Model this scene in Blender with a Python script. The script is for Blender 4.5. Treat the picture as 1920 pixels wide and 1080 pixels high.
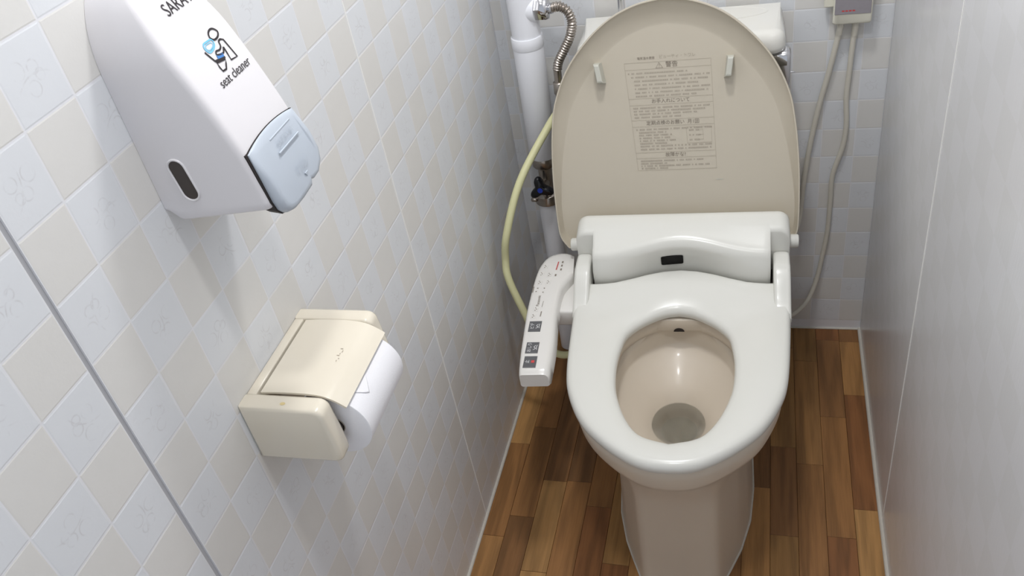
import bpy, bmesh, math, random
from math import sin, cos, pi, sqrt, radians
from mathutils import Vector, Matrix

random.seed(7)
for _o in list(bpy.data.objects):
    bpy.data.objects.remove(_o)
SC = bpy.context.scene
COL = SC.collection

# ------------------------------------------------------------------ camera, world, lights, exposure
W, D, H = 0.760, 1.648, 2.10          # room width (x), back wall (y), ceiling
Y0 = -0.22                            # open doorway, behind the camera
yaw, pitch, roll = 0.35305, 0.64252, -0.20006
fwd = Vector((-sin(yaw)*cos(pitch), cos(yaw)*cos(pitch), -sin(pitch)))
rt = Vector((cos(yaw), sin(yaw), 0))
up = rt.cross(fwd)
r2 = cos(roll)*rt + sin(roll)*up
u2 = -sin(roll)*rt + cos(roll)*up
cam = bpy.data.objects.new('camera', bpy.data.cameras.new('camera'))
COL.objects.link(cam)
cam.matrix_world = Matrix(((r2.x, u2.x, -fwd.x, 0.53335), (r2.y, u2.y, -fwd.y, 0.0),
                           (r2.z, u2.z, -fwd.z, 1.42), (0, 0, 0, 1)))
cam.data.sensor_width = 36.0
cam.data.lens = 1615.4/1920*36.0
cam.data.clip_start = 0.01
SC.camera = cam

world = bpy.data.worlds.new('daylight')
SC.world = world
world.use_nodes = True
bg = world.node_tree.nodes['Background']
bg.inputs[0].default_value = (0.86, 0.92, 1.0, 1)
bg.inputs[1].default_value = 0.62

def area(name, loc, rot, sx, sy, power, color, shape='DISK'):
    l = bpy.data.lights.new(name, 'AREA')
    l.shape = shape; l.size = sx; l.size_y = sy
    l.energy = power; l.color = color
    o = bpy.data.objects.new(name, l); COL.objects.link(o)
    o.location = loc; o.rotation_euler = rot
    return o
area('ceiling_lamp_light', (0.41, 0.50, H-0.03), (0, 0, 0), 0.11, 0.11, 3.9, (0.985, 0.99, 1.0))
area('ceiling_lamp_light', (0.39, 1.08, H-0.03), (0, 0, 0), 0.16, 0.16, 7.0, (0.985, 0.99, 1.0))

SC.view_settings.view_transform = 'Standard'
SC.view_settings.look = 'None'
SC.view_settings.gamma = 1.0
SC.view_settings.use_curve_mapping = False
SC.view_settings.exposure = 0.09

# ------------------------------------------------------------------ materials
def srgb(r, g, b):
    f = lambda c: (c/255/12.92) if c/255 <= 0.04045 else ((c/255+0.055)/1.055)**2.4
    return (f(r), f(g), f(b), 1)

def mat(name, col, rough=0.4, metal=0.0, spec=0.5, bump=0.0, bscale=200.0, coat=0.0, mottle=0.0, mscale=12.0):
    m = bpy.data.materials.new(name); m.use_nodes = True
    nt = m.node_tree; b = nt.nodes['Principled BSDF']
    b.inputs['Base Color'].default_value = col
    b.inputs['Roughness'].default_value = rough
    b.inputs['Metallic'].default_value = metal
    b.inputs['Specular IOR Level'].default_value = spec
    b.inputs['Coat Weight'].default_value = coat
    b.inputs['Coat Roughness'].default_value = 0.08
    tc = nt.nodes.new('ShaderNodeTexCoord')
    if mottle > 0:
        n = nt.nodes.new('ShaderNodeTexNoise'); n.inputs['Scale'].default_value = mscale
        n.inputs['Detail'].default_value = 4
        nt.links.new(tc.outputs['Object'], n.inputs['Vector'])
        mx = nt.nodes.new('ShaderNodeMix'); mx.data_type = 'RGBA'
        mx.inputs['A'].default_value = tuple(c*(1-mottle) for c in col[:3])+(1,)
        mx.inputs['B'].default_value = tuple(min(1, c*(1+mottle)) for c in col[:3])+(1,)
        nt.links.new(n.outputs['Fac'], mx.inputs['Factor'])
        nt.links.new(mx.outputs['Result'], b.inputs['Base Color'])
    if bump > 0:
        n2 = nt.nodes.new('ShaderNodeTexNoise'); n2.inputs['Scale'].default_value = bscale
        n2.inputs['Detail'].default_value = 3
        nt.links.new(tc.outputs['Object'], n2.inputs['Vector'])
        bp = nt.nodes.new('ShaderNodeBump'); bp.inputs['Strength'].default_value = bump
        bp.inputs['Distance'].default_value = 0.001
        nt.links.new(n2.outputs['Fac'], bp.inputs['Height'])
        nt.links.new(bp.outputs['Normal'], b.inputs['Normal'])
    return m

def flower_mat(name, col, ink):
    """white tile with a faint printed sprig, turned at random from tile to tile"""
    m = mat(name, col, 0.32, 0, 0.5, 0.10, 300, mottle=0.015, mscale=30)
    nt = m.node_tree; b = nt.nodes['Principled BSDF']
    N = nt.nodes.new; L = nt.links.new
    src = b.inputs['Base Color'].links[0].from_socket
    tc = N('ShaderNodeTexCoord'); oi = N('ShaderNodeObjectInfo')
    vr = N('ShaderNodeVectorRotate'); vr.rotation_type = 'Z_AXIS'
    sn = N('ShaderNodeMath'); sn.operation = 'MULTIPLY'; sn.inputs[1].default_value = 6.283
    L(oi.outputs['Random'], sn.inputs[0]); L(sn.outputs[0], vr.inputs['Angle'])
    L(tc.outputs['Object'], vr.inputs['Vector'])
    def ring(cx, cy, rad, wid):
        d = N('ShaderNodeVectorMath'); d.operation = 'DISTANCE'
        L(vr.outputs[0], d.inputs[0]); d.inputs[1].default_value = (cx, cy, 0)
        s = N('ShaderNodeMath'); s.operation = 'SUBTRACT'; L(d.outputs['Value'], s.inputs[0]); s.inputs[1].default_value = rad
        a = N('ShaderNodeMath'); a.operation = 'ABSOLUTE'; L(s.outputs[0], a.inputs[0])
        r = N('ShaderNodeMapRange'); L(a.outputs[0], r.inputs['Value'])
        r.inputs['From Min'].default_value = 0; r.inputs['From Max'].default_value = wid
        r.inputs['To Min'].default_value = 1; r.inputs['To Max'].default_value = 0
        return r.outputs[0]
    tot = None
    for c in ((0.004, 0.008, 0.0045, 0.0011), (-0.004, 0.006, 0.0055, 0.0011), (0.030, -0.004, 0.031, 0.0011), (-0.010, -0.009, 0.007, 0.0010), (0.009, -0.004, 0.006, 0.0010)):
        o = ring(*c)
        if tot is None: tot = o
        else:
            mx = N('ShaderNodeMath'); mx.operation = 'MAXIMUM'; L(tot, mx.inputs[0]); L(o, mx.inputs[1]); tot = mx.outputs[0]
    # only near the middle of the tile, and broken up by noise
    d = N('ShaderNodeVectorMath'); d.operation = 'LENGTH'; L(tc.outputs['Object'], d.inputs[0])
    f = N('ShaderNodeMapRange'); L(d.outputs['Value'], f.inputs['Value'])
    f.inputs['From Min'].default_value = 0.012; f.inputs['From Max'].default_value = 0.021
    f.inputs['To Min'].default_value = 1; f.inputs['To Max'].default_value = 0
    n = N('ShaderNodeTexNoise'); n.noise_dimensions = '4D'; n.inputs['Scale'].default_value = 110
    L(tc.outputs['Object'], n.inputs['Vector']); L(sn.outputs[0], n.inputs['W'])
    g = N('ShaderNodeMapRange'); L(n.outputs['Fac'], g.inputs['Value'])
    g.inputs['From Min'].default_value = 0.42; g.inputs['From Max'].default_value = 0.62
    m1 = N('ShaderNodeMath'); m1.operation = 'MULTIPLY'; L(tot, m1.inputs[0]); L(f.outputs[0], m1.inputs[1])
    m2 = N('ShaderNodeMath'); m2.operation = 'MULTIPLY'; L(m1.outputs[0], m2.inputs[0]); L(g.outputs[0], m2.inputs[1])
    m3 = N('ShaderNodeMath'); m3.operation = 'MULTIPLY'; L(m2.outputs[0], m3.inputs[0]); m3.inputs[1].default_value = 0.24
    mix = N('ShaderNodeMix'); mix.data_type = 'RGBA'
    L(m3.outputs[0], mix.inputs['Factor']); L(src, mix.inputs['A']); mix.inputs['B'].default_value = ink
    L(mix.outputs['Result'], b.inputs['Base Color'])
    return m

def wood_mat():
    m = bpy.data.materials.new('plank_wood'); m.use_nodes = True
    nt = m.node_tree; b = nt.nodes['Principled BSDF']; N = nt.nodes.new; L = nt.links.new
    tc = N('ShaderNodeTexCoord'); oi = N('ShaderNodeObjectInfo')
    mp = N('ShaderNodeMapping'); mp.inputs['Scale'].default_value = (1, 0.085, 1)
    L(tc.outputs['Object'], mp.inputs['Vector'])
    rs = N('ShaderNodeMath'); rs.operation = 'MULTIPLY'; rs.inputs[1].default_value = 37.0
    L(oi.outputs['Random'], rs.inputs[0])
    # growth rings: distorted bands giving arched figure along the plank
    n0 = N('ShaderNodeTexNoise'); n0.noise_dimensions = '4D'; n0.inputs['Scale'].default_value = 26; n0.inputs['Detail'].default_value = 2
    L(mp.outputs[0], n0.inputs['Vector']); L(rs.outputs[0], n0.inputs['W'])
    mu = N('ShaderNodeMath'); mu.operation = 'MULTIPLY'; mu.inputs[1].default_value = 26
    L(n0.outputs['Fac'], mu.inputs[0])
    si = N('ShaderNodeMath'); si.operation = 'SINE'; L(mu.outputs[0], si.inputs[0])
    n1 = N('ShaderNodeTexNoise'); n1.noise_dimensions = '4D'; n1.inputs['Scale'].default_value = 420; n1.inputs['Detail'].default_value = 3
    mp2 = N('ShaderNodeMapping'); mp2.inputs['Scale'].default_value = (1, 0.05, 1)
    L(tc.outputs['Object'], mp2.inputs['Vector']); L(mp2.outputs[0], n1.inputs['Vector']); L(rs.outputs[0], n1.inputs['W'])
    a = N('ShaderNodeMath'); a.operation = 'MULTIPLY_ADD'; L(si.outputs[0], a.inputs[0]); a.inputs[1].default_value = 0.17; a.inputs[2].default_value = 0.5
    c = N('ShaderNodeMath'); c.operation = 'MULTIPLY_ADD'; L(n1.outputs['Fac'], c.inputs[0]); c.inputs[1].default_value = 0.5
    s2 = N('ShaderNodeMath'); s2.operation = 'SUBTRACT'; L(a.outputs[0], s2.inputs[0]); s2.inputs[1].default_value = 0.25
    L(s2.outputs[0], c.inputs[2])
    hs = N('ShaderNodeMapRange'); L(c.outputs[0], hs.inputs['Value'])
    hs.inputs['From Min'].default_value = 0.25; hs.inputs['From Max'].default_value = 0.75
    hs.inputs['To Min'].default_value = 0.74; hs.inputs['To Max'].default_value = 1.24
    vm = N('ShaderNodeVectorMath'); vm.operation = 'SCALE'
    L(oi.outputs['Color'], vm.inputs[0]); L(hs.outputs[0], vm.inputs['Scale'])
    L(vm.outputs[0], b.inputs['Base Color'])
    b.inputs['Roughness'].default_value = 0.42
    b.inputs['Specular IOR Level'].default_value = 0.35
    bp = N('ShaderNodeBump'); bp.inputs['Strength'].default_value = 0.15; bp.inputs['Distance'].default_value = 0.0006
    L(n1.outputs['Fac'], bp.inputs['Height']); L(bp.outputs[0], b.inputs['Normal'])
    return m

def side_panel_mat():
    """right wall: the same printed board, seen so flat that its squares are only a faint stain"""
    m = mat('right_panel_print', srgb(206, 206, 208), 0.24, 0, 0.5)
    nt = m.node_tree; b = nt.nodes['Principled BSDF']; N = nt.nodes.new; L = nt.links.new
    tc = N('ShaderNodeTexCoord')
    ck = N('ShaderNodeTexChecker'); ck.inputs['Scale'].default_value = 1/0.0615
    ck.inputs['Color1'].default_value = srgb(222, 222, 224); ck.inputs['Color2'].default_value = srgb(219, 219, 220)
    L(tc.outputs['Object'], ck.inputs['Vector']); L(ck.outputs['Color'], b.inputs['Base Color'])
    n = N('ShaderNodeTexNoise'); n.inputs['Scale'].default_value = 220; n.inputs['Detail'].default_value = 3
    mp = N('ShaderNodeMapping'); mp.inputs['Scale'].default_value = (1, 1, 0.25)
    L(tc.outputs['Object'], mp.inputs['Vector']); L(mp.outputs[0], n.inputs['Vector'])
    bp = N('ShaderNodeBump'); bp.inputs['Strength'].default_value = 0.12; bp.inputs['Distance'].default_value = 0.001
    L(n.outputs['Fac'], bp.inputs['Height']); L(bp.outputs[0], b.inputs['Normal'])
    return m

M = {}
M['panel'] = mat('panel_grout', srgb(234, 234, 237), 0.35, bump=0.08, bscale=250)
M['tile_beige'] = mat('tile_beige', srgb(226, 224, 220), 0.32, bump=0.10, bscale=300, mottle=0.02, mscale=40)
M['tile_white'] = flower_mat('tile_white_sprig', srgb(227, 229, 232), srgb(150, 138, 136))
M['tile_white_plain'] = mat('tile_white_plain', srgb(227, 229, 232), 0.32, bump=0.10, bscale=300)
M['right'] = side_panel_mat()
M['joint'] = mat('joint_filler', srgb(244, 243, 240), 0.5)
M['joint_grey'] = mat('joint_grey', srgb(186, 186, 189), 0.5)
M['caulk'] = mat('caulk', srgb(205, 200, 190), 0.5, bump=0.3, bscale=120, mottle=0.08, mscale=60)
M['ceiling'] = mat('ceiling_paint', srgb(240, 240, 238), 0.8, bump=0.1, bscale=80)
M['subfloor'] = mat('subfloor', srgb(44, 30, 20), 0.8, mottle=0.2)
M['wood'] = wood_mat()
M['china'] = mat('ivory_china', srgb(216, 204, 187), 0.30, coat=0.12, mottle=0.008, mscale=6)
M['tank'] = mat('ivory_tank_china', srgb(226, 224, 217), 0.12, coat=0.4)
M['plastic'] = mat('ivory_seat_plastic', srgb(222, 221, 214), 0.26, coat=0.12, mottle=0.008, mscale=8)
M['lid'] = mat('lid_beige_plastic', srgb(199, 190, 173), 0.32, mottle=0.012, mscale=6)
M['post'] = mat('bumper_grey', srgb(196, 195, 184), 0.45)
M['holder'] = mat('holder_cream', srgb(231, 222, 204), 0.22, coat=0.2, mottle=0.01, mscale=20)
M['paper'] = mat('tissue_paper', srgb(244, 243, 246), 0.95, spec=0.1, bump=0.35, bscale=900)
M['core'] = mat('cardboard', srgb(176, 168, 158), 0.9)
M['disp'] = mat('dispenser_white', srgb(230, 227, 229), 0.30, mottle=0.006, mscale=20)
M['lever'] = mat('lever_pale_grey', srgb(190, 198, 208), 0.38)
M['dark'] = mat('gap_shade', srgb(38, 30, 28), 0.6)  # near-black colour standing in for shade inside gaps and openings
M['smoke'] = mat('smoked_window', srgb(62, 54, 50), 0.22)
M['black'] = mat('sensor_black', srgb(12, 11, 11), 0.45, spec=0.2)
M['ink'] = mat('print_black', srgb(40, 34, 36), 0.6)
M['inkgrey'] = mat('print_grey', srgb(132, 122, 110), 0.7)
M['inkpale'] = mat('print_pale', srgb(178, 168, 152), 0.7)
M['inkfine'] = mat('print_fine', srgb(172, 162, 147), 0.7)
M['inkblue'] = mat('print_light_blue', srgb(120, 196, 232), 0.6)
M['inkblue2'] = mat('print_mid_blue', srgb(70, 130, 200), 0.6)
M['inkred'] = mat('print_red', srgb(205, 70, 70), 0.6)
M['btn'] = mat('button_grey', srgb(92, 92, 94), 0.4)
M['btnw'] = mat('button_print', srgb(225, 225, 225), 0.5)
M['remote'] = mat('remote_white', srgb(226, 223, 218), 0.22, mottle=0.006, mscale=30)
M['chrome'] = mat('chrome', srgb(205, 205, 208), 0.10, metal=1.0)
M['brass'] = mat('dull_metal', srgb(172, 164, 156), 0.28, metal=1.0, mottle=0.15, mscale=90)
M['pvc'] = mat('white_pipe', srgb(244, 245, 250), 0.35, mottle=0.01, mscale=15)
M['handle'] = mat('valve_handle_black', srgb(16, 17, 22), 0.25)
M['bluedot'] = mat('valve_blue_mark', srgb(40, 70, 190), 0.35)
M['hose'] = mat('yellow_hose', srgb(226, 224, 176), 0.4, mottle=0.02, mscale=20)
M['cord'] = mat('grey_cord', srgb(220, 215, 202), 0.45, mottle=0.02, mscale=30)
M['box'] = mat('breaker_beige', srgb(226, 223, 208), 0.35)
M['screen'] = mat('breaker_window', srgb(150, 145, 150), 0.3, mottle=0.08, mscale=120)
M['stain'] = mat('yellow_stain', srgb(226, 205, 150), 0.4)

def water_mat():
    m = mat('water', (0.90, 0.945, 0.95, 1), 0.02)
    b = m.node_tree.nodes['Principled BSDF']
    b.inputs['Transmission Weight'].default_value = 1.0
    b.inputs['IOR'].default_value = 1.33
    return m
M['water'] = water_mat()

# ------------------------------------------------------------------ helpers
def link(name, me, parent=None):
    o = bpy.data.objects.new(name, me); COL.objects.link(o)
    if parent is not None: o.parent = parent
    return o

def mk(name, verts, faces, m, parent=None, smooth=True, fix=True):
    me = bpy.data.meshes.new(name)
    me.from_pydata([tuple(v) for v in verts], [], faces)
    if fix:
        bm = bmesh.new(); bm.from_mesh(me)
        bmesh.ops.remove_doubles(bm, verts=bm.verts, dist=1e-7)
        bmesh.ops.recalc_face_normals(bm, faces=bm.faces); bm.to_mesh(me); bm.free()
    me.materials.append(m)
    for p in me.polygons: p.use_smooth = smooth
    if smooth and hasattr(me, 'set_sharp_from_angle'): me.set_sharp_from_angle(angle=radians(50))
    return link(name, me, parent)

class MB:
    def __init__(s): s.v = []; s.f = []
    def add(s, v, f):
        n = len(s.v); s.v += [tuple(x) for x in v]; s.f += [tuple(i+n for i in q) for q in f]
        return s
    def box(s, a, b, bev=0.0, seg=2):
        bm = bmesh.new(); bmesh.ops.create_cube(bm, size=1)
        for v in bm.verts:
            v.co = Vector([(a[i]+b[i])/2 + v.co[i]*(b[i]-a[i]) for i in range(3)])
        if bev > 0:
            bmesh.ops.bevel(bm, geom=list(bm.edges), offset=bev, segments=seg, affect='EDGES', profile=0.5)
        bm.verts.ensure_lookup_table()
        s.add([v.co.copy() for v in bm.verts], [[v.index for v in f.verts] for f in bm.faces]); bm.free()
        return s
    def loft(s, rings, cap0=True, cap1=True, close=False):
        n = len(rings[0]); v = [p for r in rings for p in r]; f = []
        R = len(rings)
        for i in range(R if close else R-1):
            for j in range(n):
                k = (j+1) % n; i2 = (i+1) % R
                f.append((i*n+j, i*n+k, i2*n+k, i2*n+j))
        if not close:
            if cap0: f.append(tuple(range(n))[::-1])
            if cap1: f.append(tuple((R-1)*n+j for j in range(n)))
        return s.add(v, f)
    def tube(s, pts, rad, seg=12, caps=True):
        pts = [Vector(p) for p in pts]; rings = []; nrm = None
        for i, p in enumerate(pts):
            t = (pts[min(i+1, len(pts)-1)]-pts[max(i-1, 0)]).normalized()
            if nrm is None:
                nrm = t.orthogonal().normalized()
            nrm = (nrm - t*nrm.dot(t)).normalized(); bn = t.cross(nrm)
            r = rad[i] if isinstance(rad, (list, tuple)) else rad
            rings.append([p + nrm*r*cos(2*pi*k/seg) + bn*r*sin(2*pi*k/seg) for k in range(seg)])
        return s.loft(rings, caps, caps)
    def xf(s, fn):
        s.v = [tuple(fn(*p)) for p in s.v]; return s
    def build(s, name, m, parent=None, smooth=True):
        return mk(name, s.v, s.f, m, parent, smooth)

def spline(pts, n=8, closed=False):
    P = [Vector(p) for p in pts]; out = []; L = len(P)
    rng = L if closed else L-1
    for i in range(rng):
        g = (lambda k: P[k % L]) if closed else (lambda k: P[max(0, min(L-1, k))])
        a, b, c, d = g(i-1), g(i), g(i+1), g(i+2)
        for k in range(n):
            t = k/n
            out.append(0.5*((2*b)+(c-a)*t+(2*a-5*b+4*c-d)*t*t+(3*b-a-3*c+d)*t**3))
    if not closed: out.append(P[-1])
    return out

def interp(x, xs, ys):
    if x <= xs[0]: return ys[0]
    for i in range(1, len(xs)):
        if x <= xs[i]:
            t = (x-xs[i-1])/(xs[i]-xs[i-1]); return ys[i-1]+t*(ys[i]-ys[i-1])
    return ys[-1]

def empty(name, label, cat, loc=(0, 0, 0), rz=0.0, group=None):
    o = bpy.data.objects.new(name, None); COL.objects.link(o)
    o.location = loc; o.rotation_euler = (0, 0, rz); o.empty_display_size = 0.05
    o['label'] = label; o['category'] = cat
    if group: o['group'] = group
    return o

def structure(o):
    o['kind'] = 'structure'; return o

def text_geo(s, size, align='CENTER'):
    c = bpy.data.curves.new('t', 'FONT'); c.body = s; c.size = size; c.align_x = align; c.align_y = 'CENTER'
    c.resolution_u = 3
    o = bpy.data.objects.new('t', c); COL.objects.link(o)
    dg = bpy.context.evaluated_depsgraph_get()
    me = bpy.data.meshes.new_from_object(o.evaluated_get(dg))
    v = [x.co.copy() for x in me.vertices]; f = [tuple(p.vertices) for p in me.polygons]
    bpy.data.objects.remove(o); bpy.data.curves.remove(c); bpy.data.meshes.remove(me)
    return v, f

def stroke(pts, wid, closed=False):
    """flat ribbon along a 2-D polyline -> (verts, faces)"""
    P = [Vector((p[0], p[1])) for p in pts]; n = len(P); v = []; f = []
    for i in range(n):
        a = P[(i-1) % n] if closed else P[max(i-1, 0)]
        b = P[(i+1) % n] if closed else P[min(i+1, n-1)]
        t = b-a
        t = t.normalized() if t.length > 1e-9 else Vector((1, 0))
        nn = Vector((-t.y, t.x))*wid/2
        v += [(P[i]+nn).to_3d(), (P[i]-nn).to_3d()]
    for i in range(n if closed else n-1):
        j = (i+1) % n; f.append((2*i, 2*i+1, 2*j+1, 2*j))
    return v, f

# ------------------------------------------------------------------ room shell
def proj(P):
    d = Vector(P)-cam.matrix_world.translation; z = d.dot(fwd)
    if z < 0.05: return None
    return (960+1615.4*d.dot(r2)/z, 540-1615.4*d.dot(u2)/z)

GAP = 0.0045
CY, CZ = 0.0615, 0.0622
def tile_mesh(name, w, h, m, axis):
    """square tile 0.8 mm proud with a sloped edge; axis = outward normal, seated on z=0 of its own frame"""
    me = bpy.data.meshes.new(name); a, b = w/2-0.0008, h/2-0.0008; c, d = a-0.0012, b-0.0012; t = 0.0002
    q = [(-a, -b, 0), (a, -b, 0), (a, b, 0), (-a, b, 0), (-c, -d, t), (c, -d, t), (c, d, t), (-c, d, t)]
    me.from_pydata(q, [], [(4, 5, 6, 7), (0, 1, 5, 4), (1, 2, 6, 5), (2, 3, 7, 6), (3, 0, 4, 7)])
    me.materials.append(m)
    return me

def tiled_wall(wall, panels, origin, udir, ndir, u_lines, z0, parity, limit):
    """panels: list of (u0,u1). tiles laid on the panels; the largest in the picture are parts, the rest one field"""
    udir = Vector(udir); ndir = Vector(ndir); org = Vector(origin); vz = Vector((0, 0, 1))
    rot = Matrix((udir, vz, ndir)).transposed() if udir.cross(vz).dot(ndir) > 0 else Matrix((-udir, vz, ndir)).transposed()
    objs = []
    for (a, b) in panels:
        c0 = org+udir*a - ndir*0.004; c1 = org+udir*b + vz*H
        lo = [min(c0[i], c1[i]) for i in range(3)]; hi = [max(c0[i], c1[i]) for i in range(3)]
        objs.append(MB().box(lo, hi).build('panel', M['panel'], wall, False))
    cand = []
    pitch_u = u_lines[1]-u_lines[0]
    for i in range(len(u_lines)-1):
        for k in range(-40, 60):
            za, zb = z0+k*CZ, z0+(k+1)*CZ
            if zb > H-0.002 or za < -0.03: continue
            za = max(za, 0.004)
            for pi_, (a, b) in enumerate(panels):
                ua, ub = max(u_lines[i], a), min(u_lines[i+1], b)
                if ub-ua < 0.02: continue
                q = [proj(org+udir*u_+vz*z_) for u_, z_ in ((ua, za), (ub, za), (ub, zb), (ua, zb))]
                ar = 0
                if all(q):
                    cx = sum(p[0] for p in q)/4; cy = sum(p[1] for p in q)/4
                    if -60 < cx < 1980 and -60 < cy < 1140:
                        ar = abs(sum(q[j][0]*q[(j+1) % 4][1]-q[(j+1) % 4][0]*q[j][1] for j in range(4)))/2
                cand.append((ar, pi_, ua, ub, za, zb, (i+k+parity) % 2))
    cand.sort(key=lambda c: -c[0])
    cache = {}; rest = {0: MB(), 1: MB()}
    for n, (ar, pi_, ua, ub, za, zb, par) in enumerate(cand):
        cen = org+udir*(ua+ub)/2+vz*(za+zb)/2
        key = (round(ub-ua, 4), round(zb-za, 4), par)
        if n < limit and ar > 60:
            if key not in cache:
                cache[key] = tile_mesh('tile', ub-ua, zb-za, M['tile_white' if par == 0 else 'tile_beige'], ndir)
            o = link('tile', cache[key], objs[pi_])
            o.matrix_local = Matrix.Translation(cen+ndir*0.00002) @ rot.to_4x4()
        else:
            me = tile_mesh('tmp', ub-ua, zb-za, M['tile_beige'], ndir)
            rest[par].add([cen+ndir*0.00002+rot @ v.co for v in me.vertices], [tuple(p.vertices) for p in me.polygons])
            bpy.data.meshes.remove(me)
    for par in (0, 1):
        if rest[par].v:
            o = rest[par].build('tile_field', M['tile_white_plain' if par == 0 else 'tile_beige'], wall, False)
            o['kind'] = 'stuff'
    return objs

# left wall: backing, three boards with an open groove between them
wl = structure(MB().box((-0.05, Y0, 0), (-0.004, D+0.05, H)).build('wall_left', M['panel'], None, False))
S1, S2 = 0.4165, 1.0310
MB().box((-0.0045, S2-0.0014, 0), (0.0007, S2+0.0014, H), 0.0004, 1).build('joint_strip', M['joint'], wl, False)
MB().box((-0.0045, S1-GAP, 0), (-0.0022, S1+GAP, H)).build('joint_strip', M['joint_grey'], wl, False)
ul = [0.3535+CY*k for k in range(-10, 22)]
tiled_wall(wl, [(Y0, S1-0.003), (S1+0.003, S2-0.0015), (S2+0.0015, D-0.001)], (0, 0, 0), (0, 1, 0), (1, 0, 0), ul, 0.8086, 10, 290)
# back wall
wb = structure(MB().box((-0.05, D+0.004, 0), (W+0.05, D+0.05, H)).build('wall_back', M['joint'], None, False))
ub_ = [0.0235+0.0625*k for k in range(-1, 13)]
CZ = 0.0628
tiled_wall(wb, [(0.0, W)], (0, D, 0), (1, 0, 0), (0, -1, 0), ub_, 0.026, 1, 220)
# right wall
wr = structure(MB().box((W+0.004, Y0, 0), (W+0.05, D+0.05, H)).build('wall_right', M['joint'], None, False))
S3 = 1.098
for a, b in ((Y0, S3-0.610-GAP/2), (S3-0.610+GAP/2, S3-0.0014), (S3+0.0014, D-0.001)):
    MB().box((W, a, 0), (W+0.006, b, H), 0.0008, 1).build('panel', M['right'], wr, False)
MB().box((W-0.0008, S3-0.0013, 0), (W+0.005, S3+0.0013, H), 0.0004, 1).build('joint_strip', M['joint'], wr, False)
structure(MB().box((-0.05, Y0, H), (W+0.05, D+0.05, H+0.04)).build('ceiling', M['ceiling'], None, False))

# floor: dark bed with separate planks
fl = structure(MB().box((-0.05, Y0, -0.04), (W+0.05, D+0.05, -0.004)).build('floor', M['subfloor'], None, False))
tones = {'tan': srgb(160, 126, 88), 'light': srgb(150, 114, 78), 'mid': srgb(134, 98, 66), 'red': srgb(122, 82, 56),
         'brown': srgb(116, 84, 58), 'dark': srgb(104, 76, 54), 'olive': srgb(136, 106, 72)}
joints = {0: (0.983, 'light', 'mid'), 1: (1.035, 'brown', 'mid'), 2: (1.132, 'tan', 'brown'), 3: (1.135, 'mid', 'dark'), 4: (1.075, 'red', 'mid'),
          5: (0.946, 'red', 'olive'), 6: (1.02, 'light', 'mid'), 7: (1.2, 'mid', 'brown'), 8: (0.97, 'light', 'mid'), 9: (1.1, 'brown', 'mid'),
          10: (1.157, 'light', 'brown'), 11: (1.267, 'brown', 'olive'), 12: (1.225, 'mid', 'light'), 13: (1.36, 'mid', 'brown'), 14: (1.428, 'red', 'light')}
extra = {14: [(1.122, 'tan'), (1.602, 'brown')], 12: [(0.93, 'tan')], 4: [(1.30, 'olive')]}
LEN = 0.306
rp = random.Random(3)
for c in range(15):
    x0 = max(0.001, -0.002+0.051*c); x1 = min(W-0.001, x0+0.051 if c else 0.049)
    x1 = min(W-0.001, -0.002+0.051*(c+1))
    j, below, above = joints[c]
    ys = {round(j, 4)}
    yy = j
    ex = extra.get(c, [])
    for e in ex: ys.add(e[0])
    lo = min(ys)
    while lo > Y0: lo -= LEN*rp.choice((1, 1, 0.72)); ys.add(max(lo, Y0))
    hi = max(ys)
    while hi < D: hi += LEN*rp.choice((1, 0.8)); ys.add(min(hi, D-0.001))
    ys = sorted(ys)
    for a, b in zip(ys[:-1], ys[1:]):
        if b-a < 0.004: continue
        if abs(b-j) < 1e-3: tn = below
        elif abs(a-j) < 1e-3: tn = above
        else: tn = rp.choice(list(tones))
        for e in ex:
            if abs(b-e[0]) < 1e-3 and e[0] < j: tn = e[1]
            if abs(a-e[0]) < 1e-3 and e[0] > j: tn = e[1]
        g = 0.0003
        hx, hy = (x1-x0)/2-g, (b-a)/2-g
        o = MB().box((-hx, -hy, -0.004), (hx, hy, 0), 0.0004, 1).build('plank', M['wood'], fl, False)
        o.location = ((x0+x1)/2, (a+b)/2, rp.uniform(-0.0002, 0))
        k = rp.uniform(0.94, 1.06); t = [a_*0.78+b_*0.22 for a_, b_ in zip(tones[tn], srgb(130, 96, 66))]; t = [t[0]*1.18, t[1]*1.09, t[2]*0.84]
        o.color = (t[0]*k, t[1]*k, t[2]*k, 1)

# thin caulk beads where the boards meet the floor and each other
def bead(name, pts, r):
    return structure(MB().tube(pts, r, 8).build(name, M['caulk']))
bead('baseboard_left', [(0.001, Y0, 0.001), (0.0008, 0.5, 0.0012), (0.0014, 1.0, 0.001), (0.001, D, 0.001)], 0.0042)
bead('baseboard_right', [(W-0.001, Y0, 0.001), (W-0.0006, 0.9, 0.0012), (W-0.0014, 1.2, 0.001), (W-0.001, D, 0.001)], 0.0050)
bead('baseboard_back', [(0, D-0.001, 0.001), (W, D-0.001, 0.001)], 0.0030)

# ------------------------------------------------------------------ toilet (one fixture: bowl, tank, washing seat, lid)
TH = radians(1.8)
toilet = empty('toilet', 'ivory toilet with an electric washing seat and its beige lid standing open', 'toilet', (0.398, 1.00025, 0), TH)
XC = 0.003

def sym(pts):
    """(half-width, y) list from front centre to rear -> closed outline"""
    right = [(XC+x, y) for x, y in pts]; left = [(XC-x, y) for x, y in reversed(pts) if x > 1e-6]
    return right+left

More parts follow.
